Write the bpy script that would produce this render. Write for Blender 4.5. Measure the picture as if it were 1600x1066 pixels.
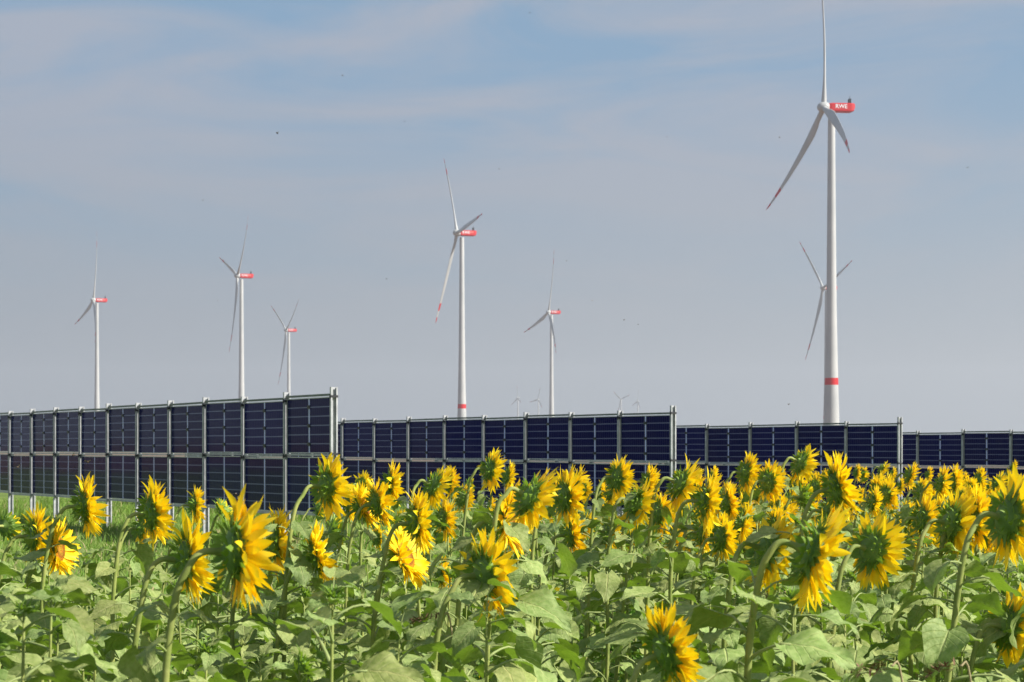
import bpy, bmesh, math, random
import numpy as np
from mathutils import Vector, Matrix, Euler
R = math.radians
random.seed(7)
for o in list(bpy.data.objects): bpy.data.objects.remove(o, do_unlink=True)
scene = bpy.context.scene
col = scene.collection

# ------------------------------------------------------------------ camera
F = 2850.0            # focal length in photo pixels (photo is 1600 px wide)
CAMZ = 1.86
HZ = 702.0            # photo row of the horizon
cam_d = bpy.data.cameras.new('camera')
cam = bpy.data.objects.new('camera', cam_d); col.objects.link(cam)
cam.location = (0, 0, CAMZ); cam.rotation_euler = (R(90), 0, 0)
cam_d.sensor_width = 36; cam_d.lens = 36 * F / 1600
cam_d.shift_y = (HZ - 533) / 1600
cam_d.clip_start = .1; cam_d.clip_end = 30000
cam_d.dof.use_dof = True; cam_d.dof.focus_distance = 10.0; cam_d.dof.aperture_fstop = 11
scene.camera = cam
def at(px, py, Y): return Vector(((px - 800) / F * Y, Y, CAMZ - (py - HZ) / F * Y))

# ------------------------------------------------------------------ sky, sun, exposure
SUN_AZ, SUN_EL = (.956, -.292), R(36)
w = bpy.data.worlds.new('World'); scene.world = w; w.use_nodes = True
nt = w.node_tree; nt.nodes.clear()
def N(nt, t, **k):
    n = nt.nodes.new(t)
    for a, b in k.items():
        if a.startswith('i_'): n.inputs[a[2:].replace('_', ' ')].default_value = b
        else: setattr(n, a, b)
    return n
out = N(nt, 'ShaderNodeOutputWorld'); bg = N(nt, 'ShaderNodeBackground')
sky = N(nt, 'ShaderNodeTexSky', sky_type='NISHITA', sun_disc=False)
sky.sun_elevation = SUN_EL; sky.sun_rotation = math.atan2(SUN_AZ[0], SUN_AZ[1])
sky.air_density = 1.0; sky.dust_density = 2.0; sky.ozone_density = 1.5
bg.inputs['Strength'].default_value = .088
tc = N(nt, 'ShaderNodeTexCoord'); sep = N(nt, 'ShaderNodeSeparateXYZ')
nt.links.new(tc.outputs['Generated'], sep.inputs[0])
# thin high cloud: a bank of vapour, long streaks, densest low down
vm = N(nt, 'ShaderNodeVectorMath', operation='MULTIPLY'); vm.inputs[1].default_value = (2.2, 2.2, 11)
nt.links.new(tc.outputs['Generated'], vm.inputs[0])
mp = N(nt, 'ShaderNodeMapping'); mp.inputs['Rotation'].default_value = (0, R(9), 0); mp.inputs['Location'].default_value = (3.1, .4, .7)
nt.links.new(vm.outputs[0], mp.inputs['Vector'])
no = N(nt, 'ShaderNodeTexNoise'); no.inputs['Scale'].default_value = 1.9; no.inputs['Detail'].default_value = 9; no.inputs['Roughness'].default_value = .56; no.inputs['Distortion'].default_value = .9
nt.links.new(mp.outputs[0], no.inputs['Vector'])
cr = N(nt, 'ShaderNodeValToRGB'); cr.color_ramp.elements[0].position = .38; cr.color_ramp.elements[1].position = .62
nt.links.new(no.outputs['Fac'], cr.inputs[0])
elev = N(nt, 'ShaderNodeMapRange'); elev.inputs['From Min'].default_value = .03; elev.inputs['From Max'].default_value = .225
elev.inputs['To Min'].default_value = 1.0; elev.inputs['To Max'].default_value = .12; elev.interpolation_type = 'SMOOTHSTEP'
nt.links.new(sep.outputs['Z'], elev.inputs['Value'])
mx = N(nt, 'ShaderNodeMath', operation='MULTIPLY'); mx.inputs[1].default_value = .9
nt.links.new(cr.outputs[0], mx.inputs[0])
# left part of the sky a little deeper than the right, as away from the sun
azr = N(nt, 'ShaderNodeMapRange'); azr.inputs['From Min'].default_value = -.3; azr.inputs['From Max'].default_value = .3
nt.links.new(sep.outputs['X'], azr.inputs['Value'])
low = N(nt, 'ShaderNodeMix', data_type='RGBA'); low.inputs['A'].default_value = (2.40, 2.70, 3.10, 1); low.inputs['B'].default_value = (3.06, 3.36, 3.70, 1)
nt.links.new(azr.outputs[0], low.inputs['Factor'])
hi = N(nt, 'ShaderNodeMix', data_type='RGBA'); hi.inputs['B'].default_value = (1.50, 2.72, 4.15, 1)
nt.links.new(sky.outputs[0], hi.inputs['A'])
zf = N(nt, 'ShaderNodeMapRange'); zf.inputs['From Min'].default_value = .28; zf.inputs['From Max'].default_value = .5; zf.inputs['To Min'].default_value = .85; zf.inputs['To Max'].default_value = 0
nt.links.new(sep.outputs['Z'], zf.inputs['Value']); nt.links.new(zf.outputs[0], hi.inputs['Factor'])
mixc = N(nt, 'ShaderNodeMix', data_type='RGBA')
cl = N(nt, 'ShaderNodeMix', data_type='RGBA'); cl.inputs['B'].default_value = (2.9, 3.2, 3.9, 1)
nt.links.new(mx.outputs[0], cl.inputs['Factor']); nt.links.new(hi.outputs['Result'], cl.inputs['A'])
nt.links.new(elev.outputs[0], mixc.inputs['Factor']); nt.links.new(cl.outputs['Result'], mixc.inputs['A']); nt.links.new(low.outputs['Result'], mixc.inputs['B'])
nt.links.new(mixc.outputs['Result'], bg.inputs['Color']); nt.links.new(bg.outputs[0], out.inputs[0])

sun_d = bpy.data.lights.new('sun', 'SUN'); sun_d.energy = 5.0; sun_d.angle = R(.6); sun_d.color = (1, .95, .88)
sun = bpy.data.objects.new('sun', sun_d); col.objects.link(sun)
sd = Vector((SUN_AZ[0] * math.cos(SUN_EL), SUN_AZ[1] * math.cos(SUN_EL), math.sin(SUN_EL)))
sun.rotation_euler = sd.to_track_quat('Z', 'Y').to_euler()
vs = scene.view_settings
vs.view_transform = 'Standard'; vs.look = 'None'; vs.gamma = 1; vs.exposure = 0.62; vs.use_curve_mapping = False
scene.cycles.max_bounces = 6; scene.cycles.transparent_max_bounces = 8
scene.cycles.volume_bounces = 0

# ------------------------------------------------------------------ helpers
def tag(o, label=None, cat=None, group=None, kind=None):
    if label: o['label'] = label
    if cat: o['category'] = cat
    if group: o['group'] = group
    if kind: o['kind'] = kind
    return o
def empty(name, loc=(0, 0, 0), rz=0):
    o = bpy.data.objects.new(name, None); col.objects.link(o); o.location = loc; o.rotation_euler = (0, 0, rz); o.empty_display_size = .05
    return o
def link(name, me, parent=None):
    o = bpy.data.objects.new(name, me); col.objects.link(o)
    if parent: o.parent = parent
    return o
class MB:
    def __init__(s): s.v = []; s.f = []; s.m = []; s.uv = []
    def add(s, vs_, fs, mi=0, uvs=None):
        b = len(s.v); s.v += [tuple(v) for v in vs_]
        for f in fs: s.f.append(tuple(b + i for i in f)); s.m.append(mi)
        s.uv += (uvs if uvs else [(0, 0)] * len(vs_))
    def box(s, c, d, mi=0, M=None):
        x, y, z = d[0] / 2, d[1] / 2, d[2] / 2
        vv = [Vector((c[0] + a * x, c[1] + b * y, c[2] + e * z)) for a in (-1, 1) for b in (-1, 1) for e in (-1, 1)]
        if M: vv = [M @ v for v in vv]
        s.add(vv, [(0, 1, 3, 2), (4, 6, 7, 5), (0, 4, 5, 1), (2, 3, 7, 6), (0, 2, 6, 4), (1, 5, 7, 3)], mi)
    def tube(s, pts, rad, n=8, mi=0, caps=True, ribs=0):
        pts = [Vector(p) for p in pts]; rings = []
        up = Vector((.31, .2, 1)).normalized(); prev = None
        for i, p in enumerate(pts):
            t = (pts[min(i + 1, len(pts) - 1)] - pts[max(i - 1, 0)]).normalized()
            if prev is None:
                a = t.cross(Vector((.13, 1, .07))).normalized()
            else:
                a = (prev - t * prev.dot(t)).normalized()
            prev = a; b = t.cross(a)
            r = rad[i] if hasattr(rad, '__len__') else rad
            rings.append([p + (a * math.cos(k * 2 * math.pi / n) + b * math.sin(k * 2 * math.pi / n)) * r * (1 + ribs * (k % 2)) for k in range(n)])
        vv = [v for r_ in rings for v in r_]; ff = []
        for i in range(len(pts) - 1):
            for k in range(n):
                ff.append((i * n + k, i * n + (k + 1) % n, (i + 1) * n + (k + 1) % n, (i + 1) * n + k))
        if caps: ff.append(tuple(range(n))[::-1]); ff.append(tuple((len(pts) - 1) * n + k for k in range(n)))
        s.add(vv, ff, mi)
    def mesh(s, name, mats, smooth=False, uv=False):
        me = bpy.data.meshes.new(name); me.from_pydata(s.v, [], s.f); 
        for m in (mats if isinstance(mats, (list, tuple)) else [mats]): me.materials.append(m)
        me.polygons.foreach_set('material_index', s.m)
        if smooth: me.polygons.foreach_set('use_smooth', [True] * len(s.f))
        if uv:
            l = me.uv_layers.new(name='UVMap')
            idx = np.zeros(len(me.loops), dtype=np.int32); me.loops.foreach_get('vertex_index', idx)
            l.data.foreach_set('uv', np.array(s.uv, dtype=np.float32)[idx].ravel())
        me.update(); return me
    def build(s, name, mats, parent=None, smooth=False, uv=False):
        return link(name, s.mesh(name, mats, smooth, uv), parent)
def lathe(mb, prof, n=24, mi=0, M=None):
    """prof: list of (axial x, radius); axis is local X"""
    vv = []; ff = []
    for (x, r) in prof:
        for k in range(n):
            a = 2 * math.pi * k / n; v = Vector((x, r * math.cos(a), r * math.sin(a)))
            vv.append(M @ v if M else v)
    for i in range(len(prof) - 1):
        for k in range(n):
            ff.append((i * n + k, i * n + (k + 1) % n, (i + 1) * n + (k + 1) % n, (i + 1) * n + k))
    mb.add(vv, ff, mi)

def mat(name, colr=(.5, .5, .5), rough=.6, metal=0, spec=.5):
    m = bpy.data.materials.new(name); m.use_nodes = True
    b = m.node_tree.nodes['Principled BSDF']
    b.inputs['Base Color'].default_value = (*colr, 1); b.inputs['Roughness'].default_value = rough
    b.inputs['Metallic'].default_value = metal; b.inputs['Specular IOR Level'].default_value = spec
    return m
def noisy(m, c1, c2, scale=4, detail=4, coord='Object', bump=0, bscale=None, lo=.35, hi=.65):
    nt = m.node_tree; b = nt.nodes['Principled BSDF']
    tc = N(nt, 'ShaderNodeTexCoord'); no = N(nt, 'ShaderNodeTexNoise'); no.inputs['Scale'].default_value = scale; no.inputs['Detail'].default_value = detail
    nt.links.new(tc.outputs[coord], no.inputs['Vector'])
    cr = N(nt, 'ShaderNodeValToRGB'); cr.color_ramp.elements[0].position = lo; cr.color_ramp.elements[1].position = hi
    cr.color_ramp.elements[0].color = (*c1, 1); cr.color_ramp.elements[1].color = (*c2, 1)
    nt.links.new(no.outputs['Fac'], cr.inputs[0]); nt.links.new(cr.outputs[0], b.inputs['Base Color'])
    if bump:
        n2 = N(nt, 'ShaderNodeTexNoise'); n2.inputs['Scale'].default_value = bscale or scale * 4; nt.links.new(tc.outputs[coord], n2.inputs['Vector'])
        bp = N(nt, 'ShaderNodeBump'); bp.inputs['Strength'].default_value = bump; nt.links.new(n2.outputs['Fac'], bp.inputs['Height'])
        nt.links.new(bp.outputs[0], b.inputs['Normal'])
    return m
def leafy(name, c1, c2, trans=.35, tcol=None, rough=.6, spec=.3, scale=14, randhue=.0, randval=0.0, veins=False, bump=.2):
    """two-sided plant tissue: Principled plus a Translucent share, colour varied by noise and per object"""
    m = bpy.data.materials.new(name); m.use_nodes = True; nt = m.node_tree
    b = nt.nodes['Principled BSDF']; o = nt.nodes['Material Output']
    b.inputs['Roughness'].default_value = rough; b.inputs['Specular IOR Level'].default_value = spec
    tc = N(nt, 'ShaderNodeTexCoord'); no = N(nt, 'ShaderNodeTexNoise'); no.inputs['Scale'].default_value = scale; no.inputs['Detail'].default_value = 4
    nt.links.new(tc.outputs['Object'], no.inputs['Vector'])
    cm = N(nt, 'ShaderNodeMix', data_type='RGBA'); cm.inputs['A'].default_value = (*c1, 1); cm.inputs['B'].default_value = (*c2, 1)
    mr = N(nt, 'ShaderNodeMapRange'); mr.inputs['From Min'].default_value = .35; mr.inputs['From Max'].default_value = .65
    nt.links.new(no.outputs['Fac'], mr.inputs['Value']); nt.links.new(mr.outputs[0], cm.inputs['Factor'])
    src = cm.outputs['Result']; hgt = no.outputs['Fac']
    if veins:
        uv = N(nt, 'ShaderNodeUVMap'); sp = N(nt, 'ShaderNodeSeparateXYZ'); nt.links.new(uv.outputs[0], sp.inputs[0])
        ab = N(nt, 'ShaderNodeMath', operation='ABSOLUTE'); nt.links.new(sp.outputs['Y'], ab.inputs[0])
        k = N(nt, 'ShaderNodeMath', operation='MULTIPLY_ADD'); k.inputs[1].default_value = -.32; nt.links.new(ab.outputs[0], k.inputs[0]); nt.links.new(sp.outputs['X'], k.inputs[2])
        k2 = N(nt, 'ShaderNodeMath', operation='MULTIPLY'); k2.inputs[1].default_value = 6.5; nt.links.new(k.outputs[0], k2.inputs[0])
        pp = N(nt, 'ShaderNodeMath', operation='PINGPONG'); pp.inputs[1].default_value = .5; nt.links.new(k2.outputs[0], pp.inputs[0])
        s1 = N(nt, 'ShaderNodeMapRange'); s1.inputs['From Min'].default_value = .0; s1.inputs['From Max'].default_value = .09; s1.inputs['To Min'].default_value = 1; s1.inputs['To Max'].default_value = 0
        nt.links.new(pp.outputs[0], s1.inputs['Value'])
        s2 = N(nt, 'ShaderNodeMapRange'); s2.inputs['From Min'].default_value = .02; s2.inputs['From Max'].default_value = .07; s2.inputs['To Min'].default_value = 1; s2.inputs['To Max'].default_value = 0
        nt.links.new(ab.outputs[0], s2.inputs['Value'])
        s1m = N(nt, 'ShaderNodeMath', operation='MULTIPLY'); s1m.inputs[1].default_value = .45; nt.links.new(s1.outputs[0], s1m.inputs[0])
        mxx = N(nt, 'ShaderNodeMath', operation='MAXIMUM'); nt.links.new(s1m.outputs[0], mxx.inputs[0]); nt.links.new(s2.outputs[0], mxx.inputs[1])
        vmix = N(nt, 'ShaderNodeMix', data_type='RGBA'); vmix.inputs['B'].default_value = (c2[0] * 1.55, c2[1] * 1.35, c2[2] * 1.5, 1)
        m6 = N(nt, 'ShaderNodeMath', operation='MULTIPLY'); m6.inputs[1].default_value = .6; nt.links.new(mxx.outputs[0], m6.inputs[0])
        nt.links.new(m6.outputs[0], vmix.inputs['Factor']); nt.links.new(src, vmix.inputs['A']); src = vmix.outputs['Result']
        hs = N(nt, 'ShaderNodeMath', operation='SUBTRACT'); nt.links.new(no.outputs['Fac'], hs.inputs[0]); nt.links.new(mxx.outputs[0], hs.inputs[1]); hgt = hs.outputs[0]
    if randhue or randval:
        oi = N(nt, 'ShaderNodeObjectInfo'); hsv = N(nt, 'ShaderNodeHueSaturation')
        a = N(nt, 'ShaderNodeMapRange'); a.inputs['To Min'].default_value = .5 - randhue; a.inputs['To Max'].default_value = .5 + randhue
        nt.links.new(oi.outputs['Random'], a.inputs['Value']); nt.links.new(a.outputs[0], hsv.inputs['Hue'])
        f = N(nt, 'ShaderNodeMath', operation='MULTIPLY'); f.inputs[1].default_value = 7.31; g = N(nt, 'ShaderNodeMath', operation='FRACT')
        nt.links.new(oi.outputs['Random'], f.inputs[0]); nt.links.new(f.outputs[0], g.inputs[0])
        c = N(nt, 'ShaderNodeMapRange'); c.inputs['To Min'].default_value = 1 - randval; c.inputs['To Max'].default_value = 1 + randval
        nt.links.new(g.outputs[0], c.inputs['Value']); nt.links.new(c.outputs[0], hsv.inputs['Value'])
        nt.links.new(src, hsv.inputs['Color']); src = hsv.outputs[0]
    nt.links.new(src, b.inputs['Base Color'])
    if bump:
        bp = N(nt, 'ShaderNodeBump'); bp.inputs['Strength'].default_value = bump; bp.inputs['Distance'].default_value = .004
        nt.links.new(hgt, bp.inputs['Height']); nt.links.new(bp.outputs[0], b.inputs['Normal'])
    if trans:
        tr = N(nt, 'ShaderNodeBsdfTranslucent'); ms = N(nt, 'ShaderNodeMixShader'); ms.inputs[0].default_value = trans
        if tcol: tr.inputs[0].default_value = (*tcol, 1)
        else: nt.links.new(src, tr.inputs[0])
        nt.links.new(b.outputs[0], ms.inputs[1]); nt.links.new(tr.outputs[0], ms.inputs[2]); nt.links.new(ms.outputs[0], o.inputs[0])
    return m

# ------------------------------------------------------------------ materials
M = {}
M['white'] = noisy(mat('turbine_white', rough=.45), (.41, .43, .42), (.50, .51, .49), scale=.06)
M['red'] = mat('turbine_red', (.55, .005, .009), .45)
M['dark'] = mat('dark_plastic', (.02, .022, .025), .5)
M['letter'] = mat('white_letter', (.85, .85, .85), .5)
M['steel'] = noisy(mat('galvanised_steel', rough=.45, metal=.15), (.38, .39, .40), (.54, .55, .56), scale=6, bump=.05)
M['rail'] = noisy(mat('weathered_rail', rough=.5, metal=.2), (.10, .13, .115), (.17, .20, .18), scale=5)
M['alu'] = mat('aluminium_frame', (.55, .58, .6), .35, .5)
M['leaf'] = leafy('sunflower_leaf', (.20, .27, .07), (.33, .395, .135), trans=.24, tcol=(.30, .52, .03), rough=.62, spec=.35, scale=9, randhue=.02, randval=.22, veins=True, bump=.7)
M['petiole'] = leafy('petiole', (.28, .36, .12), (.36, .42, .16), trans=.12, rough=.6, scale=8, bump=0)
M['stem'] = leafy('stem', (.20, .26, .055), (.32, .35, .10), trans=0, rough=.65, scale=20, bump=.3, randval=.12)
M['neck'] = leafy('neck', (.16, .26, .08), (.26, .35, .13), trans=0, rough=.65, scale=20, bump=.3)
M['petal'] = leafy('petal', (.97, .70, .012), (1.0, .80, .04), trans=.36, tcol=(1.0, .72, .006), rough=.5, spec=.25, scale=30, randhue=.006, randval=.05, bump=.15)
M['bract'] = leafy('bract', (.12, .23, .025), (.27, .40, .08), trans=.32, tcol=(.32, .52, .03), rough=.6, spec=.3, scale=30, bump=.2)
M['back'] = leafy('head_back', (.11, .20, .035), (.19, .30, .07), trans=0, rough=.65, scale=22, bump=.4)
# seed disc: rings by radius
md = mat('seed_disc', rough=.8, spec=.2); nt = md.node_tree
tc = N(nt, 'ShaderNodeTexCoord'); sp = N(nt, 'ShaderNodeSeparateXYZ'); nt.links.new(tc.outputs['Object'], sp.inputs[0])
cmb = N(nt, 'ShaderNodeCombineXYZ'); nt.links.new(sp.outputs['Y'], cmb.inputs[0]); nt.links.new(sp.outputs['Z'], cmb.inputs[1])
ln = N(nt, 'ShaderNodeVectorMath', operation='LENGTH'); nt.links.new(cmb.outputs[0], ln.inputs[0])
cr = N(nt, 'ShaderNodeValToRGB'); nt.links.new(ln.outputs['Value'], cr.inputs[0])
e = cr.color_ramp.elements; e[0].position = .0; e[0].color = (.62, .33, .02, 1); e[1].position = .062; e[1].color = (.80, .42, .01, 1)
for p_, c_ in ((.022, (.55, .26, .02, 1)), (.036, (.30, .10, .012, 1)), (.05, (.72, .33, .01, 1))):
    q = e.new(p_); q.color = c_
vo = N(nt, 'ShaderNodeTexVoronoi'); vo.inputs['Scale'].default_value = 210; nt.links.new(tc.outputs['Object'], vo.inputs['Vector'])
mm = N(nt, 'ShaderNodeMix', data_type='RGBA', blend_type='MULTIPLY'); mm.inputs['Factor'].default_value = .55
nt.links.new(cr.outputs[0], mm.inputs['A']); nt.links.new(vo.outputs['Color'], mm.inputs['B']); nt.links.new(mm.outputs['Result'], nt.nodes['Principled BSDF'].inputs['Base Color'])
bp = N(nt, 'ShaderNodeBump'); bp.inputs['Strength'].default_value = .9; bp.inputs['Distance'].default_value = .004
nt.links.new(vo.outputs['Distance'], bp.inputs['Height']); nt.links.new(bp.outputs[0], nt.nodes['Principled BSDF'].inputs['Normal'])
M['disc'] = md
M['grass'] = leafy('grass_blade', (.15, .235, .04), (.25, .34, .075), trans=.3, tcol=(.28, .46, .05), rough=.6, scale=.6, bump=0)
M['weed_a'] = leafy('weed_leaf', (.05, .12, .018), (.11, .21, .035), trans=.25, tcol=(.12, .32, .02), rough=.5, scale=2.5, bump=0)
M['weed_b'] = leafy('weed_leaf_light', (.12, .24, .03), (.20, .34, .06), trans=.3, tcol=(.25, .5, .03), rough=.55, scale=2.5, bump=0)
M['pink'] = mat('clover_flower', (.55, .30, .34), .8)
M['straw'] = mat('dry_straw', (.38, .31, .16), .8)
M['seedhead'] = noisy(mat('dry_seed_head', rough=.9), (.13, .065, .035), (.26, .15, .09), scale=60)
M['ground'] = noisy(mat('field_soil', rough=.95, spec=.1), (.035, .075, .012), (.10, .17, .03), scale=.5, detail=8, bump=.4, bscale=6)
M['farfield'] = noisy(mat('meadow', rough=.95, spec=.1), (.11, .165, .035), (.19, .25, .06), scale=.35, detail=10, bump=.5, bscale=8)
M['stubble'] = noisy(mat('stubble_field', rough=.95, spec=.05), (.15, .10, .075), (.24, .165, .12), scale=.02, detail=8)
M['insect'] = mat('insect_body', (.06, .035, .015), .5)
M['wing'] = mat('insect_wing', (.35, .30, .25), .3)
# photovoltaic glass: cells, gaps and busbars by UV (0..1 over the module, landscape)
mg = mat('photovoltaic_glass', rough=.07, spec=.05); nt = mg.node_tree; b = nt.nodes['Principled BSDF']
uv = N(nt, 'ShaderNodeUVMap'); sp = N(nt, 'ShaderNodeSeparateXYZ'); nt.links.new(uv.outputs[0], sp.inputs[0])
def band(sock, mul, off, width, soft):
    a = N(nt, 'ShaderNodeMath', operation='MULTIPLY_ADD'); a.inputs[1].default_value = mul; a.inputs[2].default_value = off; nt.links.new(sock, a.inputs[0])
    p_ = N(nt, 'ShaderNodeMath', operation='PINGPONG'); p_.inputs[1].default_value = .5; nt.links.new(a.outputs[0], p_.inputs[0])
    r_ = N(nt, 'ShaderNodeMapRange'); r_.inputs['From Min'].default_value = width; r_.inputs['From Max'].default_value = width + soft; r_.inputs['To Min'].default_value = 1; r_.inputs['To Max'].default_value = 0
    nt.links.new(p_.outputs[0], r_.inputs['Value']); return r_.outputs[0]
hl = band(sp.outputs['Y'], 6, 0, .045, .02)
vl = band(sp.outputs['X'], 1, .5, .0115, .003)       # centre gap
bb = band(sp.outputs['X'], 24, 0, .07, .06)          # gaps between cell columns and busbars
def mul(s, k): 
    a = N(nt, 'ShaderNodeMath', operation='MULTIPLY'); a.inputs[1].default_value = k; nt.links.new(s, a.inputs[0]); return a.outputs[0]
def mxm(a, b_): 
    q = N(nt, 'ShaderNodeMath', operation='MAXIMUM'); nt.links.new(a, q.inputs[0]); nt.links.new(b_, q.inputs[1]); return q.outputs[0]
fac = mxm(mxm(mul(hl, .30), vl), mul(bb, .06))
cm = N(nt, 'ShaderNodeMix', data_type='RGBA'); cm.inputs['A'].default_value = (.002, .005, .10, 1); cm.inputs['B'].default_value = (.62, .66, .98, 1)  # pale blue line colour stands in for sunlight coming through the gaps
oi = N(nt, 'ShaderNodeObjectInfo'); tn_ = N(nt, 'ShaderNodeMix', data_type='RGBA'); tn_.inputs['A'].default_value = (.002, .003, .055, 1); tn_.inputs['B'].default_value = (.003, .005, .085, 1)
nt.links.new(oi.outputs['Random'], tn_.inputs['Factor']); nt.links.new(tn_.outputs['Result'], cm.inputs['A'])
nt.links.new(fac, cm.inputs['Factor']); nt.links.new(cm.outputs['Result'], b.inputs['Base Color'])
M['glass'] = mg

# ------------------------------------------------------------------ ground
def gz(x, y):
    p = .848 * x + .53 * y
    p = max(-12.0, min(75.0, p))
    return -.0152 * p
def ground_sheet(name, m, x0, x1, y0, y1, nx, ny, dz, power=1.0):
    xs = np.linspace(x0, x1, nx); ys = y0 + (y1 - y0) * np.linspace(0, 1, ny) ** power
    vv = [(float(x), float(y), gz(x, y) + dz) for y in ys for x in xs]
    ff = [(j * nx + i, j * nx + i + 1, (j + 1) * nx + i + 1, (j + 1) * nx + i) for j in range(ny - 1) for i in range(nx - 1)]
    me = bpy.data.meshes.new(name); me.from_pydata(vv, [], ff); me.materials.append(m); me.polygons.foreach_set('use_smooth', [True] * len(ff))
    return link(name, me)
# one sheet out to the horizon, finer near the camera
def mono(a): return np.array(a)
gx = np.concatenate([[-5600, -2500, -1000, -400, -180], np.linspace(-90, 90, 61), [180, 400, 1000, 2500, 5600]])
gy = np.concatenate([[-5600, -2000, -500, -100], np.linspace(-20, 120, 71), [180, 300, 600, 1200, 2500, 5600]])
vv = [(float(x), float(y), gz(x, y) + (.012 * math.sin(x * 1.3) * math.cos(y * 1.1) if abs(x) < 91 and -21 < y < 121 else 0)) for y in gy for x in gx]
nx = len(gx)
ff = [(j * nx + i, j * nx + i + 1, (j + 1) * nx + i + 1, (j + 1) * nx + i) for j in range(len(gy) - 1) for i in range(nx - 1)]
me = bpy.data.meshes.new('ground'); me.from_pydata(vv, [], ff); me.materials.append(M['stubble']); me.polygons.foreach_set('use_smooth', [True] * len(ff))
tag(link('ground', me), kind='structure')
xs = np.linspace(-85, 70, 60); ys = np.linspace(-18, 118, 60)
vv = [(float(x), float(y), gz(x, y) + .02 + .012 * math.sin(x * 1.3) * math.cos(y * 1.1)) for y in ys for x in xs]
ff = [(j * 60 + i, j * 60 + i + 1, (j + 1) * 60 + i + 1, (j + 1) * 60 + i) for j in range(59) for i in range(59)]
me = bpy.data.meshes.new('meadow'); me.from_pydata(vv, [], ff); me.materials.append(M['farfield']); me.polygons.foreach_set('use_smooth', [True] * len(ff))
tag(link('meadow', me), kind='structure')

def far_edge(x):       # depth at which the sunflower strip ends, by lateral position
    return 14.0 if x < -1.5 else (14.0 + (x + 1.5) * 2.6 if x < 4 else 28.3)
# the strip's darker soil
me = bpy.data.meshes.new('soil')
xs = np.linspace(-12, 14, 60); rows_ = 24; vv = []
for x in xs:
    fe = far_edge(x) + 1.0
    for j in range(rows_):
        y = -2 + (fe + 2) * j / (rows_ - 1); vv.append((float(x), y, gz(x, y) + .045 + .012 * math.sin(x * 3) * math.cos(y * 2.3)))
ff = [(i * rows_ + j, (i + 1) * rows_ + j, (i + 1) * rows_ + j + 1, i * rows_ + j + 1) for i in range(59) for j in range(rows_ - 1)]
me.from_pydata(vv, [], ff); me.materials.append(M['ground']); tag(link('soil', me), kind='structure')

rng = np.random.default_rng(3)
def blades(name, n, sampler, hmin, hmax, wd, mats, midx, lean=.5, quads=True):
    """n curved blades as two quads each, in one mesh"""
    P = sampler(n); n = len(P)
    az = rng.uniform(0, 2 * np.pi, n); h = rng.uniform(hmin, hmax, n) * P[:, 3]; ln = rng.uniform(.1, lean, n) * h
    d = np.stack([np.cos(az), np.sin(az), np.zeros(n)], 1); s = np.stack([-np.sin(az), np.cos(az), np.zeros(n)], 1)
    tw = rng.uniform(0, 2 * np.pi, n); s = s * np.cos(tw)[:, None] + d * np.sin(tw)[:, None]
    b = P[:, :3]; wv = s * (rng.uniform(.6, 1.3, n) * wd)[:, None]
    up = np.array([0, 0, 1.0])
    m_ = b + d * (ln * .35)[:, None] + up * (h * .6)[:, None]; t = b + d * ln[:, None] + up * h[:, None]
    V = np.stack([b - wv, b + wv, m_ + wv * .9, m_ - wv * .9, t], 1).reshape(-1, 3)
    k = np.arange(n) * 5
    q = np.stack([k, k + 1, k + 2, k + 3], 1); tr = np.stack([k + 3, k + 2, k + 4], 1)
    me = bpy.data.meshes.new(name); me.vertices.add(len(V)); me.vertices.foreach_set('co', V.astype(np.float32).ravel())
    me.loops.add(n * 7); me.polygons.add(n * 2)
    loops = np.concatenate([q, tr], 1).ravel(); me.loops.foreach_set('vertex_index', loops.astype(np.int32))
    st = np.stack([np.arange(n) * 7, np.arange(n) * 7 + 4], 1).ravel(); me.polygons.foreach_set('loop_start', st.astype(np.int32))
    for m2 in mats: me.materials.append(m2)
    mi = np.repeat(midx(n), 2); me.polygons.foreach_set('material_index', mi.astype(np.int32))
    me.update(calc_edges=True); me.validate()
    return link(name, me)
def grass_sampler(n):
    y = 9 + (75 - 9) * rng.uniform(0, 1, n) ** .62; x = rng.uniform(-.40, .36, n) * y
    fe = np.array([far_edge(a) for a in x]); k = y > fe - .5; x, y = x[k], y[k]
    hv = .55 + .45 * np.sin(x * 1.7 + np.sin(y * .9)) * np.cos(y * .8) + rng.uniform(0, .3, len(x))
    z = np.array([gz(a, b_) for a, b_ in zip(x, y)])
    return np.stack([x, y, z, np.clip(hv, .25, 1.3) * (.7 + y / 70)], 1)
g = blades('grass', 150000, grass_sampler, .10, .26, .011, [M['grass'], M['weed_b'], M['straw']], lambda n: np.digitize(rng.uniform(0, 1, n), [.66, .93]), lean=.9)
tag(g, 'bright green meadow grass between the sunflowers and the upright solar rows', 'grass', kind='stuff')

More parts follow.
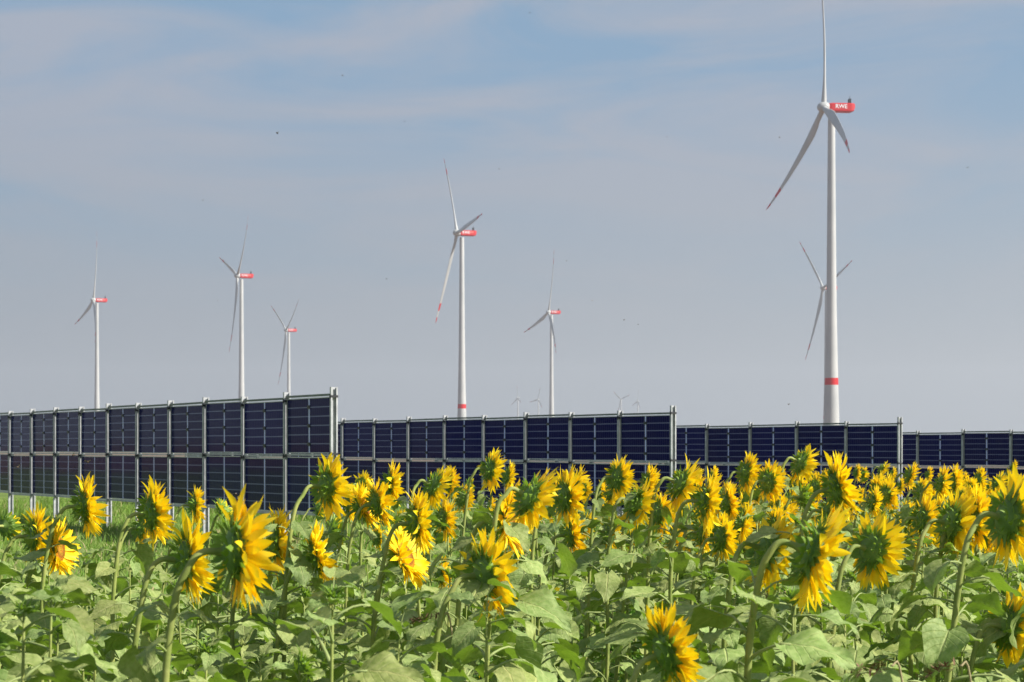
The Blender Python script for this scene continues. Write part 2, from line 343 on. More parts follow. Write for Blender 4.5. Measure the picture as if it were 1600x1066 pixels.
# clover and low weeds under the sunflowers: small leaflets on short stalks
def weeds(name, n):
    y = 2.6 + (24 - 2.6) * rng.uniform(0, 1, n) ** .75; x = rng.uniform(-.36, .36, n) * y
    fe = np.array([far_edge(a) for a in x]); k = y < fe; x, y = x[k], y[k]; n = len(x)
    clump = .5 + .5 * np.sin(x * 2.9 + 1.3 * np.sin(y * 1.3)) * np.cos(y * 2.1 + x)
    z = np.array([gz(a, b_) for a, b_ in zip(x, y)]) + .03 + rng.uniform(0, 1, n) ** .8 * (.10 + .34 * clump)
    s = rng.uniform(.008, .02, n) * (1 + y / 20)
    a = rng.normal(0, 1, (n, 3)); a[:, 2] *= .5; a /= np.linalg.norm(a, axis=1)[:, None]
    u = rng.normal(0, 1, (n, 3)); b_ = np.cross(a, u); b_ /= np.linalg.norm(b_, axis=1)[:, None]
    c = np.stack([x, y, z], 1); a *= s[:, None] * 1.3; b_ *= s[:, None] * .62
    V = np.stack([c - a, c + b_, c + a, c - b_], 1).reshape(-1, 3)
    me = bpy.data.meshes.new(name); me.vertices.add(len(V)); me.vertices.foreach_set('co', V.astype(np.float32).ravel())
    me.loops.add(n * 4); me.polygons.add(n); me.loops.foreach_set('vertex_index', np.arange(n * 4, dtype=np.int32)); me.polygons.foreach_set('loop_start', (np.arange(n) * 4).astype(np.int32))
    for m2 in (M['weed_a'], M['weed_b'], M['pink'], M['straw']): me.materials.append(m2)
    r_ = rng.uniform(0, 1, n); hsh = np.sin(x * 5.1) * np.cos(y * 4.3)
    mi = np.where(r_ < .42 + .25 * hsh, 1, 0); mi = np.where(r_ > .993, 2, mi); mi = np.where((r_ > .96) & (r_ < .972), 3, mi)
    me.polygons.foreach_set('material_index', mi.astype(np.int32)); me.update(calc_edges=True)
    return link(name, me)
tag(weeds('ground_cover', 190000), 'clover and low weeds growing over the soil under the sunflowers', 'ground cover', kind='stuff')
def near_sampler(n):
    y = 3 + 22 * rng.uniform(0, 1, n) ** .8; x = rng.uniform(-.36, .36, n) * y
    fe = np.array([far_edge(a) for a in x]); k = y < fe; x, y = x[k], y[k]
    z = np.array([gz(a, b_) for a, b_ in zip(x, y)]) + .02
    return np.stack([x, y, z, np.ones(len(x))], 1)
g = blades('wild_grass', 16000, near_sampler, .15, .5, .003, [M['weed_b'], M['straw']], lambda n: (rng.uniform(0, 1, n) < .16).astype(int), lean=.7)
tag(g, 'thin wild grass blades scattered among the sunflower stems', 'grass', kind='stuff')

# ------------------------------------------------------------------ upright solar rows
MH = 1.23
def post_mesh(h, h0):
    """open C profile; local x runs along the row away from the near end, y across the row"""
    mb = MB(); d, fl, t = .15, .055, .006
    zc = (h + h0) / 2; hh = h - h0
    mb.box((0, 0, zc), (t, d, hh))
    mb.box((-fl / 2 - t / 2, -d / 2 + t / 2, zc), (fl, t, hh)); mb.box((-fl / 2 - t / 2, d / 2 - t / 2, zc), (fl, t, hh))
    mb.box((-fl - t / 2 + .003, -d / 2 + .012 + t, zc), (.006, .024, hh)); mb.box((-fl - t / 2 + .003, d / 2 - .012 - t, zc), (.006, .024, hh))
    return mb
def bay_tilt(k, s): return .022 * math.sin(k * 2.4 + s) 
pmesh = post_mesh(2 * MH + .75 + .10, -.3).mesh('post', M['steel'])
clm = MB(); clm.box((-.035, 0, 0), (.05, .17, .05)); clm.box((-.035, .089, .0), (.03, .012, .10)); cl_mesh = clm.mesh('clamp', M['dark'])
pane = MB(); 
def panel_mesh(L, H):
    mb = MB(); a, b_, t = L / 2, H / 2, .0035
    vv = [(x, y, z) for y in (-t, t) for (x, z) in ((-a, -b_), (a, -b_), (a, b_), (-a, b_))]
    u_ = [(0, 0), (1, 0), (1, 1), (0, 1)] * 2
    mb.add(vv, [(0, 1, 2, 3), (7, 6, 5, 4)], 0, u_)
    mb.add(vv, [(0, 4, 5, 1), (1, 5, 6, 2), (2, 6, 7, 3), (3, 7, 4, 0)], 0, [(.02, .02)] * 8)
    return mb.mesh('solar_panel', M['glass'], uv=True)
def frame_mesh(L, H):
    mb = MB(); w_, d = .018, .035
    mb.box((0, 0, H / 2 - w_ / 2), (L, d, w_)); mb.box((0, 0, -H / 2 + w_ / 2), (L, d, w_))
    mb.box((-L / 2 + w_ / 2, 0, 0), (w_, d, H - 2 * w_)); mb.box((L / 2 - w_ / 2, 0, 0), (w_, d, H - 2 * w_))
    return mb.mesh('frame', M['alu'])
jm = MB(); jm.box((0, .014, 0), (.12, .02, .07)); j_mesh = jm.mesh('junction_box', M['dark'])
ROWS = [  # depth of near end, px of near end, row of middle rail there, tan of heading, bay length, bays, photo label
    (37.0, 520.5, 712, .610, 2.288, 14, 'nearest and tallest upright solar row, at the left, above the open grass'),
    (45.2, 1050.6, 722.5, .632, 2.24, 14, 'second upright solar row, in the centre behind the sunflower heads'),
    (53.5, 1405, 726.7, .643, 2.236, 12, 'third upright solar row, crossed by the tallest turbine tower'),
    (61.8, 1659, 731, .643, 2.236, 10, 'farthest upright solar row, running out of the photo at the right'),
]
for ri, (Z0, px, pym, tn, L, nb, lab) in enumerate(ROWS):
    base = at(px, pym, Z0); zm = base.z; base.z = gz(base.x, base.y)
    ang = math.atan2(1.0, -tn)           # heading of the row away from its near end
    root = empty('solar_row', base, ang)
    tag(root, lab, 'solar row', 'upright rows of two-high solar panels')
    mid = zm - base.z; low = mid - MH; top = mid + MH
    PL, PH = L - .085, MH - .075
    pm, fm = panel_mesh(PL - .02, PH - .02), frame_mesh(PL, PH)
    for k in range(nb + 1):
        dz = bay_tilt(k, ri)
        p = link('post', pmesh, root); p.location = (k * L, 0, mid - MH - .75 + dz + (.06 if k == 0 else 0))
        for zc in (mid, top - .06):
            c = link('clamp', cl_mesh, p); c.location = (0, 0, zc - (mid - MH - .75) - .03)
    for k in range(nb):
        x0 = k * L; xc = x0 + L / 2; tilt = bay_tilt(k + 1, ri) * .7 - bay_tilt(k, ri) * .3
        for zc, nm, th in ((top, 'top_rail', .045), (mid, 'middle_rail', .034), (low, 'bottom_rail', .05)):
            mb = MB(); mb.box((0, 0, 0), (L - .018, .05, th))
            q = mb.build(nm, M['rail'] if zc == top else M['steel'], root); q.location = (xc, 0, zc + tilt)
            q.rotation_euler = (0, random.uniform(-.004, .004), 0)
        for lv, zc in enumerate(((low + mid) / 2, (mid + top) / 2)):
            g = link('solar_panel', pm, root); g.location = (xc - .01, -.0, zc + tilt - .005)
            g.rotation_euler = (random.uniform(-.006, .006), random.uniform(-.002, .002), random.uniform(-.006, .006))
            link('frame', fm, g)
            if lv:
                for zz in (-PH / 3, 0, PH / 3):
                    j = link('junction_box', j_mesh, g); j.location = (0, 0, zz)

# ------------------------------------------------------------------ wind turbines
Bl = 68.5
def blade_mesh(Rr, s=1.0, bend=.06):
    """blade along +Z from the hub, rotor axis (upwind) along +X, chord mostly along Y"""
    mb = MB(); n = 14; st = [0, .02, .05, .1, .16, .22, .3, .4, .5, .6, .68, .77, .855, .93, .97, 1.0]
    cut = [.77, .855, .93, 1.0]
    rings = []
    for t in st:
        if t <= .05: ch, th = 2.3, 2.3
        elif t <= .22: u = (t - .05) / .17; u = u * u * (3 - 2 * u); ch, th = 2.3 + 2.25 * u, 2.3 - 1.15 * u
        else: u = (t - .22) / .78; ch, th = 4.5 * (1 - u) ** .75 * .88 + .60, 1.15 * (1 - u) ** 1.1 + .10
        if t == 1.0: ch, th = .2, .05
        tw = -R(16) * (1 - t) ** 1.5 - R(5); bx = bend * Rr * t ** 2 + .01 * Rr * t
        ring = []
        for k in range(n):
            a = 2 * math.pi * k / n
            yy = math.cos(a) * ch / 2 - (ch - 2.3) * .22; xx = math.sin(a) * th / 2 * (1 if t <= .05 else (.62 + .38 * math.cos(a)) * 1.25)
            ring.append(Vector((bx + xx * math.cos(tw) - yy * math.sin(tw), yy * math.cos(tw) + xx * math.sin(tw), t * Rr)))
        rings.append(ring)
    for i in range(len(st) - 1):
        tm = (st[i] + st[i + 1]) / 2
        mi = 1 if (.77 < tm < .855 or tm > .93) else 0
        mb.add(rings[i] + rings[i + 1], [(k, (k + 1) % n, n + (k + 1) % n, n + k) for k in range(n)], mi)
    mb.add(rings[-1], [tuple(range(n))], 1)
    me = mb.mesh('blade', [M['white'], M['red']], smooth=True)
    bm = bmesh.new(); bm.from_mesh(me); bmesh.ops.remove_doubles(bm, verts=bm.verts, dist=.001); bm.to_mesh(me); bm.free()
    return me
tower_prof = [(0, 3.6), (8, 3.5), (20, 3.25), (30, 2.95), (45, 2.6), (60, 2.3), (75, 2.1), (100, 1.9), (125, 1.7), (147, 1.52)]
def tower_mesh(Hh):
    mb = MB(); sc_ = Hh / 150; my = Matrix.Rotation(R(-90), 4, 'Y')
    bands = [0, 28.3, 31.4]
    pr = []
    def rad(z):
        for (a, ra), (b_, rb) in zip(tower_prof, tower_prof[1:]):
            if a <= z <= b_: return ra + (rb - ra) * (z - a) / (b_ - a)
        return tower_prof[-1][1]
    zs = sorted(set([p[0] for p in tower_prof] + [30.6, 33.6]))
    for a, b_ in zip(zs, zs[1:]):
        lathe(mb, [(a * sc_, rad(a)), (b_ * sc_, rad(b_))], 36, 1 if (30.5 < (a + b_) / 2 < 33.7) else 0, my)
    me = mb.mesh('tower', [M['white'], M['red']], smooth=True)
    bm = bmesh.new(); bm.from_mesh(me); bmesh.ops.remove_doubles(bm, verts=bm.verts, dist=.001); bm.to_mesh(me); bm.free()
    return me
def nacelle_mesh(m='red'):
    """axis +X upwind; body runs from x=-2 to -13; chamfered underside at the tail"""
    mb = MB(); prof = [(-2.0, 1.75, -1.55, 1.55), (-3.2, 2.0, -1.9, 1.75), (-11.9, 2.0, -1.9, 1.9), (-13.1, 1.75, -1.5, 1.85), (-13.6, 1.4, -.3, 1.7)]
    rings = []
    for x, wy, zb, zt in prof:
        c = .35
        rings.append([Vector((x, y, z)) for y, z in ((-wy + c, zb), (wy - c, zb), (wy, zb + c), (wy, zt - c), (wy - c, zt), (-wy + c, zt), (-wy, zt - c), (-wy, zb + c))])
    n = 8
    for i in range(len(rings) - 1):
        mb.add(rings[i] + rings[i + 1], [(k, n + k, n + (k + 1) % n, (k + 1) % n) for k in range(n)])
    mb.add(rings[0], [tuple(range(n))]); mb.add(rings[-1], [tuple(range(n))[::-1]])
    return mb.mesh('nacelle', M[m])
def letters_mesh(text, size, name):
    cu = bpy.data.curves.new('t', 'FONT'); cu.body = text; cu.size = size; cu.extrude = .02; cu.align_x = 'CENTER'; cu.align_y = 'CENTER'; cu.offset = .04
    o = bpy.data.objects.new('t', cu); col.objects.link(o)
    dg = bpy.context.evaluated_depsgraph_get(); me = bpy.data.meshes.new_from_object(o.evaluated_get(dg)); me.name = name
    bpy.data.objects.remove(o, do_unlink=True); me.materials.clear(); me.materials.append(M['letter']); return me
nac_m = nacelle_mesh(); nac_w = nacelle_mesh('white'); let_m = letters_mesh('RWE', 2.5, 'lettering')
hubm = MB(); lathe(hubm, [(2.9, .02), (2.8, .7), (2.3, 1.5), (1.3, 2.15), (0, 2.4), (-1.5, 2.35), (-2.05, 2.0), (-2.05, .02)], 28); hub_m = hubm.mesh('hub', M['white'], smooth=True)
colm = MB(); colm.box((-11.6, 0, 2.9), (.7, 2.6, 2.0)); colm.box((-11.6, .5, 4.4), (.12, .12, 1.6)); colm.box((-11.6, -.6, 4.2), (.1, .1, 1.2)); cool_m = colm.mesh('cooler', M['dark'])
vent = MB(); vent.box((-9.9, -2.012, .55), (2.9, .02, 1.3)); vent_m = vent.mesh('side_emblem', M['letter'])
M['pale_red'] = mat('pale_red_marking', (.80, .16, .14), .5)
vent_m.materials.clear(); vent_m.materials.append(M['pale_red'])
def turbine(px, py, H, gam, phis, label, Hh=150.0, Rr=Bl, detail=True, bend=.06, pitch=(0, 0, 0)):
    """px,py: hub in the photo; H: its height above the horizon in pixels; gam: rotor yaw towards the camera; phis: blade angles from the top, towards the far side"""
    Y = (Hh - CAMZ) * F / H
    hub = at(px, py, Y); hub.z = Hh
    ax = Vector((-math.cos(gam), -math.sin(gam), 0))          # rotor axis, upwind
    tc_ = hub - ax * 3.5 * (Rr / Bl)
    zb = gz(tc_.x, tc_.y)
    root = empty('wind_turbine', (tc_.x, tc_.y, zb))
    tag(root, label, 'wind turbine')
    root['group'] = 'wind turbines on the plain'
    s = Rr / Bl
    t = link('tower', tower_mesh(Hh - zb), root); t.scale = (1, 1, 1)
    rz = math.atan2(ax.y, ax.x)
    hl = Vector((hub.x - tc_.x, hub.y - tc_.y, hub.z - zb))
    n = link('nacelle', nac_m if detail else nac_w, root); n.location = hl; n.rotation_euler = (0, 0, rz); n.scale = (s,) * 3
    # camera side of the nacelle is its local +Y or -Y flank
    side = 1 if (Matrix.Rotation(rz, 3, 'Z') @ Vector((0, 1, 0))).y < 0 else -1
    if detail:
        l = link('lettering', let_m, n)
        l.location = ((-7.3 if detail == 1 else -5.9), side * 2.03, .25)
        l.rotation_euler = (R(90), 0, R(180) if side > 0 else 0)
        if detail == 2:
            v = link('side_marking', vent_m, n); v.scale = (1, -side, 1)
    c = link('cooler', cool_m, n)
    h = link('hub', hub_m, root); h.location = hl; h.rotation_euler = Euler((0, R(-4.5), rz)); h.scale = (s,) * 3
    bm_ = blade_mesh(Rr, bend=bend)
    Mz = Matrix.Rotation(rz, 4, 'Z') @ Matrix.Rotation(R(-4.5), 4, 'Y')
    for ph, pt in zip(phis, pitch):
        b = link('blade', bm_, root)
        b.matrix_local = Matrix.Translation(hl) @ Mz @ Matrix.Rotation(ph, 4, 'X') @ Matrix.Rotation(R(pt), 4, 'Z')
    return root
def tri(a): return [R(a), R(a + 120), R(a + 240)]
# blade angle: s>0 (far/left side). rotation about +X by ph moves +Z to -Y(local)
SG = 1
turbine(1287, 168, 534, R(8), tri(4), 'tallest nearest wind turbine, white tower with red band, rising at the right', detail=1, bend=.085)
turbine(714, 364, 338, R(18), tri(34), 'wind turbine in the middle whose lower blade shows red bands at its tip', detail=2, bend=.035, pitch=(0, 55, 0))
turbine(371, 431, 271, R(20), tri(72), 'taller of the two turbines behind the left solar row, one blade pointing up', detail=2)
turbine(146, 469, 233, R(24), tri(108), 'leftmost wind turbine, standing apart near the left edge of the sky', detail=2)
turbine(857, 488, 214, R(18), tri(106), 'wind turbine just right of the middle one, blade stretched to lower left', detail=2)
turbine(447, 516, 186, R(24), tri(60), 'smaller turbine with blades in a Y, right of a taller one at left', detail=2)
turbine(1286, 450, 252, R(16), tri(46), 'wind turbine mostly hidden behind the tallest turbine tower', detail=2)
for px, py, a, g_, lb in ((808.4, 621.6, 4, 25, 'faint tiny turbine on the horizon, left one of the pair beside the mid-right tower'),
                      (840.5, 624, -16, 40, 'faint tiny turbine on the horizon, right one of the pair left of a tower'),
                      (970, 624, 50, 50, 'faint tiny turbine on the horizon with blades in a V, above the second row'),
                      (996, 627, -8, 20, 'faint tiny turbine on the horizon, last one before the second row ends')):
    turbine(px, py, HZ - py, R(g_), tri(a), lb, Hh=140.0, Rr=34.0, detail=0)

# ------------------------------------------------------------------ sunflower pieces
def leaf_variant(seed):
    r = random.Random(seed); mb = MB()
    pl = r.uniform(.55, .85); rise = r.uniform(.25, .75); pitch = r.choice([r.uniform(-15, 8), r.uniform(0, 22), r.uniform(0, 22), r.uniform(20, 55)])
    p1 = Vector((pl * .5, 0, rise * pl * .62)); p2 = Vector((pl, 0, rise * pl * .8))
    mb.tube([(0, 0, 0), p1 * .5 + Vector((0, 0, .02)), p1, (p1 + p2) / 2 + Vector((0, 0, .03)), p2], [.035, .028, .024, .022, .02], 5, 1)
    T = [0, .05, .12, .21, .31, .42, .53, .64, .75, .85, .93, 1]
    W = [.30, .64, .88, 1.0, .98, .88, .74, .57, .39, .24, .12, .0]
    U = [-1, -.75, -.5, -.25, 0, .25, .5, .75, 1]
    wmax = r.uniform(.33, .44); droop = r.uniform(.1, .8); cup = r.uniform(-.15, .45); wav = r.uniform(.03, .08); side = r.uniform(-.12, .12)
    ph = r.uniform(0, 6.28); roll = r.uniform(-.5, .5); curl = r.uniform(-.25, .25)
    vv = []; uvs = []
    Rm = Matrix.Rotation(roll, 3, 'X')
    for t, w_ in zip(T, W):
        # midrib bends down along an arc
        a = R(pitch) + droop * t * 1.6; 
        x = t * math.cos(R(pitch) + droop * t * .8); z = -t * math.sin(R(pitch) + droop * t * .8)
        for u in U:
            ww = w_ * wmax * u
            ser = 1 + .05 * math.sin(t * 46 + ph) * (abs(u) == 1)
            back = -.20 * abs(u) ** 1.6 * max(0, 1 - t / .22)
            lx = x + back * math.cos(a) + 0
            lz = z - back * math.sin(a)
            off = Vector((0, ww * ser, cup * abs(ww) + wav * math.sin(t * 11 + ph + (2 if u < 0 else 0)) * u * u * 1.2 - curl * ww * ww * 2 + .012 * math.cos(abs(u) * 12 - t * 20)))
            # off is relative to the local blade plane
            nrm = Vector((math.sin(a), 0, math.cos(a)))
            v = Vector((lx, 0, lz)) + Vector((0, off.y, 0)) + nrm * off.z + Vector((0, side * t * t, 0))
            vv.append(p2 + Rm @ v); uvs.append((t, u))
    nu = len(U)
    ff = [(i * nu + j, (i + 1) * nu + j, (i + 1) * nu + j + 1, i * nu + j + 1) for i in range(len(T) - 1) for j in range(nu - 1)]
    mb.add(vv, ff, 0, uvs)
    return mb.mesh('leaf', [M['leaf'], M['petiole']], smooth=True, uv=True)
LEAVES = [leaf_variant(100 + i) for i in range(26)]

def strip(mb, o, d, nrm, L, w_, curve, twist, mi=0, rows=6, tipw=0.0, fold=.25, prof=None):
    """a petal or bract: from point o along d, surface normal nrm, curving towards nrm"""
    d = d.normalized(); s = d.cross(nrm).normalized(); n_ = s.cross(d).normalized()
    prof = prof or [.45, .85, 1.0, .92, .62, .05]
    pos = Vector(o); ang = 0; vv = []
    step = L / (rows - 1)
    for i in range(rows):
        a = curve * (i / (rows - 1)); dd = d * math.cos(a) + n_ * math.sin(a); nn = n_ * math.cos(a) - d * math.sin(a)
        tw = twist * i / (rows - 1); ss = s * math.cos(tw) + nn * math.sin(tw); n2 = nn * math.cos(tw) - s * math.sin(tw)
        w0 = w_ * prof[i] / 2
        vv += [pos - ss * w0 + n2 * w0 * fold, pos.copy(), pos + ss * w0 + n2 * w0 * fold]
        pos = pos + dd * step
    ff = []
    for i in range(rows - 1):
        for j in (0, 1): ff.append((i * 3 + j, (i + 1) * 3 + j, (i + 1) * 3 + j + 1, i * 3 + j + 1))
    mb.add(vv, ff, mi)

def head_variant(seed, kind='open'):
    """head faces +X, origin at the neck joint; returns meshes (back, petals, bracts, disc)"""
    r = random.Random(seed); rd = .058
    back = MB(); X0 = .0
    lathe(back, [(-.004, .010), (.002, .014), (.008, .024), (.014, .040), (.020, .052), (.028, .059), (.036, .060), (.042, .056)], 22)
    pet = MB()
    rings_ = [(30, .030, .28, .090, .0), (28, .035, .48, .088, .008), (22, .040, .72, .076, .0)] if kind == 'open' else ([(16, .034, .95, .045, 0)] if kind == 'half' else [(12, .036, 1.15, .028, 0)])
    for n, xb, fwd, Lp, dr in rings_:
        for k in range(n):
            if kind == 'open' and r.random() < .06: continue
            a = 2 * math.pi * (k + r.uniform(-.32, .32)) / n
            rad = Vector((0, math.cos(a), math.sin(a)))
            f = fwd + r.gauss(0, .22)
            if kind == 'open' and math.sin(a) < -.2: f -= .10      # lower rays hang
            d = rad * math.cos(f) + Vector((1, 0, 0)) * math.sin(f) + Vector((0, -math.sin(a), math.cos(a))) * r.gauss(0, .14)
            L = Lp * r.uniform(.78, 1.15)
            o = rad * (rd - .004) + Vector((xb, 0, 0))
            nrm = Vector((1, 0, 0)) - d.normalized() * d.normalized().x
            strip(pet, o, d, nrm, L, r.uniform(.018, .028), r.uniform(-.75, .45), r.gauss(0, .5), fold=r.uniform(-.2, .5))
    br = MB()
    sets = [(12, .008, .040, .026, -.75), (15, .018, .053, .030, -.35), (17, .026, .060, .034, .05), (14, .030, .060, .034, .3)] if kind == 'open' else [(13, .010, .044, .030, .2), (14, .022, .056, .045, .6), (15, .032, .060, .05, .9), (12, .04, .05, .04, 1.1)]
    for n, xb, rr, Lb, fwd in sets:
        for k in range(n):
            a = 2 * math.pi * (k + r.uniform(-.3, .3)) / n; rad = Vector((0, math.cos(a), math.sin(a)))
            f = fwd + r.gauss(0, .28)
            d = rad * math.cos(f) + Vector((1, 0, 0)) * math.sin(f)
            nrm = Vector((1, 0, 0)) - d.normalized() * d.normalized().x
            strip(br, rad * (rr - .004) + Vector((xb - .002, 0, 0)), d, nrm, Lb * r.uniform(.85, 1.6), .019, r.uniform(-1.3, .2), r.gauss(0, .3), rows=5, fold=-.3, prof=[.9, 1, .75, .38, .04])
    disc = MB(); rr_ = [.0, .010, .02, .03, .038, .046, .053, .057]
    lathe(disc, [((.046 - .004 * math.cos(q * 55)) if q < .05 else .041 + (.057 - q) * .6, max(q, .0005)) for q in rr_], 26)
    return (back.mesh('flower_head', M['back'], smooth=True), pet.mesh('petals', M['petal'], smooth=True),
            br.mesh('bracts', M['bract'], smooth=True), disc.mesh('seed_disc', M['disc' if kind == 'open' else 'bract'], smooth=True))
HEADS = [head_variant(500 + i) for i in range(9)]
HALF = [head_variant(560 + i, 'half') for i in range(3)]
BUDS = [head_variant(580 + i, 'bud') for i in range(2)]
D0 = .248      # petal-to-petal diameter of a template head

def catmull(P, n=5):
    P = [P[0] * 2 - P[1]] + P + [P[-1] * 2 - P[-2]]; out_ = []
    for i in range(1, len(P) - 2):
        for k in range(n):
            t = k / n; a, b_, c, d = P[i - 1:i + 3]
            out_.append(.5 * ((2 * b_) + (c - a) * t + (2 * a - 5 * b_ + 4 * c - d) * t * t + (3 * b_ - a - 3 * c + d) * t ** 3))
    out_.append(P[-2]); return out_

GA = 2.399963
def plant(name, label, group, cat, head=None, hc=None, n=None, hs=1.0, top=None, base=None, leafs=12, lsize=.17, rad=.0125, seed=0, nolow=0):
    """head: mesh tuple; hc: world centre of the head; n: facing; or top: world tip of a headless plant"""
    r = random.Random(seed)
    if head:
        P = hc - n * .035 * hs
        hn = Vector((n.x, n.y, 0)); 
        ln_ = .07 + .05 * hs
        pts = [P + n * .004, P - n * .045 * hs, P - n * (.075 * hs) + Vector((0, 0, -.022 - .012 * hs))]
        Q = P - n * (.105) * hs + Vector((0, 0, -.115 * hs)); Q += Vector((r.uniform(-.01, .01), r.uniform(-.02, .02), 0))
        g0 = Vector((Q.x - n.x * r.uniform(.05, .16) + r.uniform(-.05, .05), Q.y - n.y * .08 + r.uniform(-.08, .08), 0)); g0.z = gz(g0.x, g0.y)
        mid_ = g0.lerp(Q, .55) + Vector((r.uniform(-.03, .03), r.uniform(-.03, .03), 0))
        m2 = g0.lerp(Q, .85) + Vector((-n.x * .012, 0, 0))
        ctrl = [g0, mid_, m2, Q] + pts[::-1]
    else:
        g0 = base; Q = top; ctrl = [g0, g0.lerp(Q, .5) + Vector((r.uniform(-.03, .03), r.uniform(-.03, .03), 0)), Q]
    root = empty(name, g0)
    tag(root, label, cat, group)
    ctrl = [c - g0 for c in ctrl]
    cp = catmull(ctrl, 5)
    N_ = len(cp); rads = [rad * (1.0 - .25 * i / (N_ - 1)) for i in range(N_)]
    if head:
        rads = [rad * (1 - .25 * i / (N_ - 1)) if i < N_ - 9 else .0078 * hs for i in range(N_)]; rads[-1] = .013 * hs; rads[-2] = .0095 * hs
    if not head: rads = [rad * (1 - .7 * (i / (N_ - 1)) ** 2) for i in range(N_)]
    mb = MB(); mb.tube(cp, rads, 8, ribs=.07)
    st = mb.build('stem', M['stem'], root, smooth=True)
    Hs = Q.z - g0.z
    # arc samples for leaf nodes
    zs = [c.z for c in cp]
    def stem_at(z):
        for a, b_ in zip(cp, cp[1:]):
            if a.z <= z <= b_.z and b_.z > a.z: return a.lerp(b_, (z - a.z) / (b_.z - a.z))
        return cp[-1]
    a0 = r.uniform(0, 6.28)
    for k in range(leafs):
        u = (k + r.uniform(-.25, .25)) / leafs; z = Hs * (.20 + .80 * min(1, max(0, u)) ** .8)
        p = stem_at(z); sz = lsize * (.62 + .75 * math.sin(math.pi * (.15 + .8 * (1 - u)))) * r.uniform(.75, 1.15)
        if u > .88: sz *= .8
        l = link('leaf', r.choice(LEAVES), root)
        l.location = p; l.rotation_euler = (r.uniform(-.2, .2), r.uniform(-.25, .3), a0 + k * GA + r.uniform(-.4, .4)); l.scale = (sz,) * 3
    if head:
        yaw = math.atan2(n.y, n.x); nod = -math.asin(max(-1, min(1, n.z)))
        h = link('flower_head', head[0], root)
        h.location = P - g0; h.rotation_euler = (Matrix.Rotation(yaw, 3, 'Z') @ Matrix.Rotation(nod, 3, 'Y') @ Matrix.Rotation(r.uniform(0, 6.28), 3, 'X')).to_euler(); h.scale = (hs,) * 3
        for nm, me in (('petals', head[1]), ('bracts', head[2]), ('seed_disc', head[3])): link(nm, me, h)
        # small leaves close behind the head
        for q in range(r.choice([2, 3, 4])):
            l = link('leaf', r.choice(LEAVES), root); l.location = stem_at(Hs * (.98 - .06 * q))
            l.rotation_euler = (0, r.uniform(-.2, .3), yaw + math.pi + r.uniform(-1.6, 1.6)); l.scale = (r.uniform(.08, .125) * hs,) * 3
    else:
        for q in range(5):
            l = link('leaf', r.choice(LEAVES), root); l.location = cp[-1] - Vector((0, 0, .012 * q))
            l.rotation_euler = (0, r.uniform(-.9, -.1), q * 1.3 + r.uniform(-.3, .3)); l.scale = (lsize * r.uniform(.35, .6),) * 3
        if r.random() < .4:
            bd = r.choice(BUDS); h = link('flower_head', bd[0], root); h.location = cp[-1] - Vector((0, 0, .004)); h.scale = (r.uniform(.34, .5),) * 3
            tag(root, 'sunflower plant with a closed green bud at its top, no petals', None, 'budding sunflower plants')
            h.rotation_euler = (0, r.uniform(-1.4, -.5), r.uniform(-.6, .6))
            link('bracts', bd[2], h)
    return root, g0

G1 = 'open sunflowers of the flowering strip'
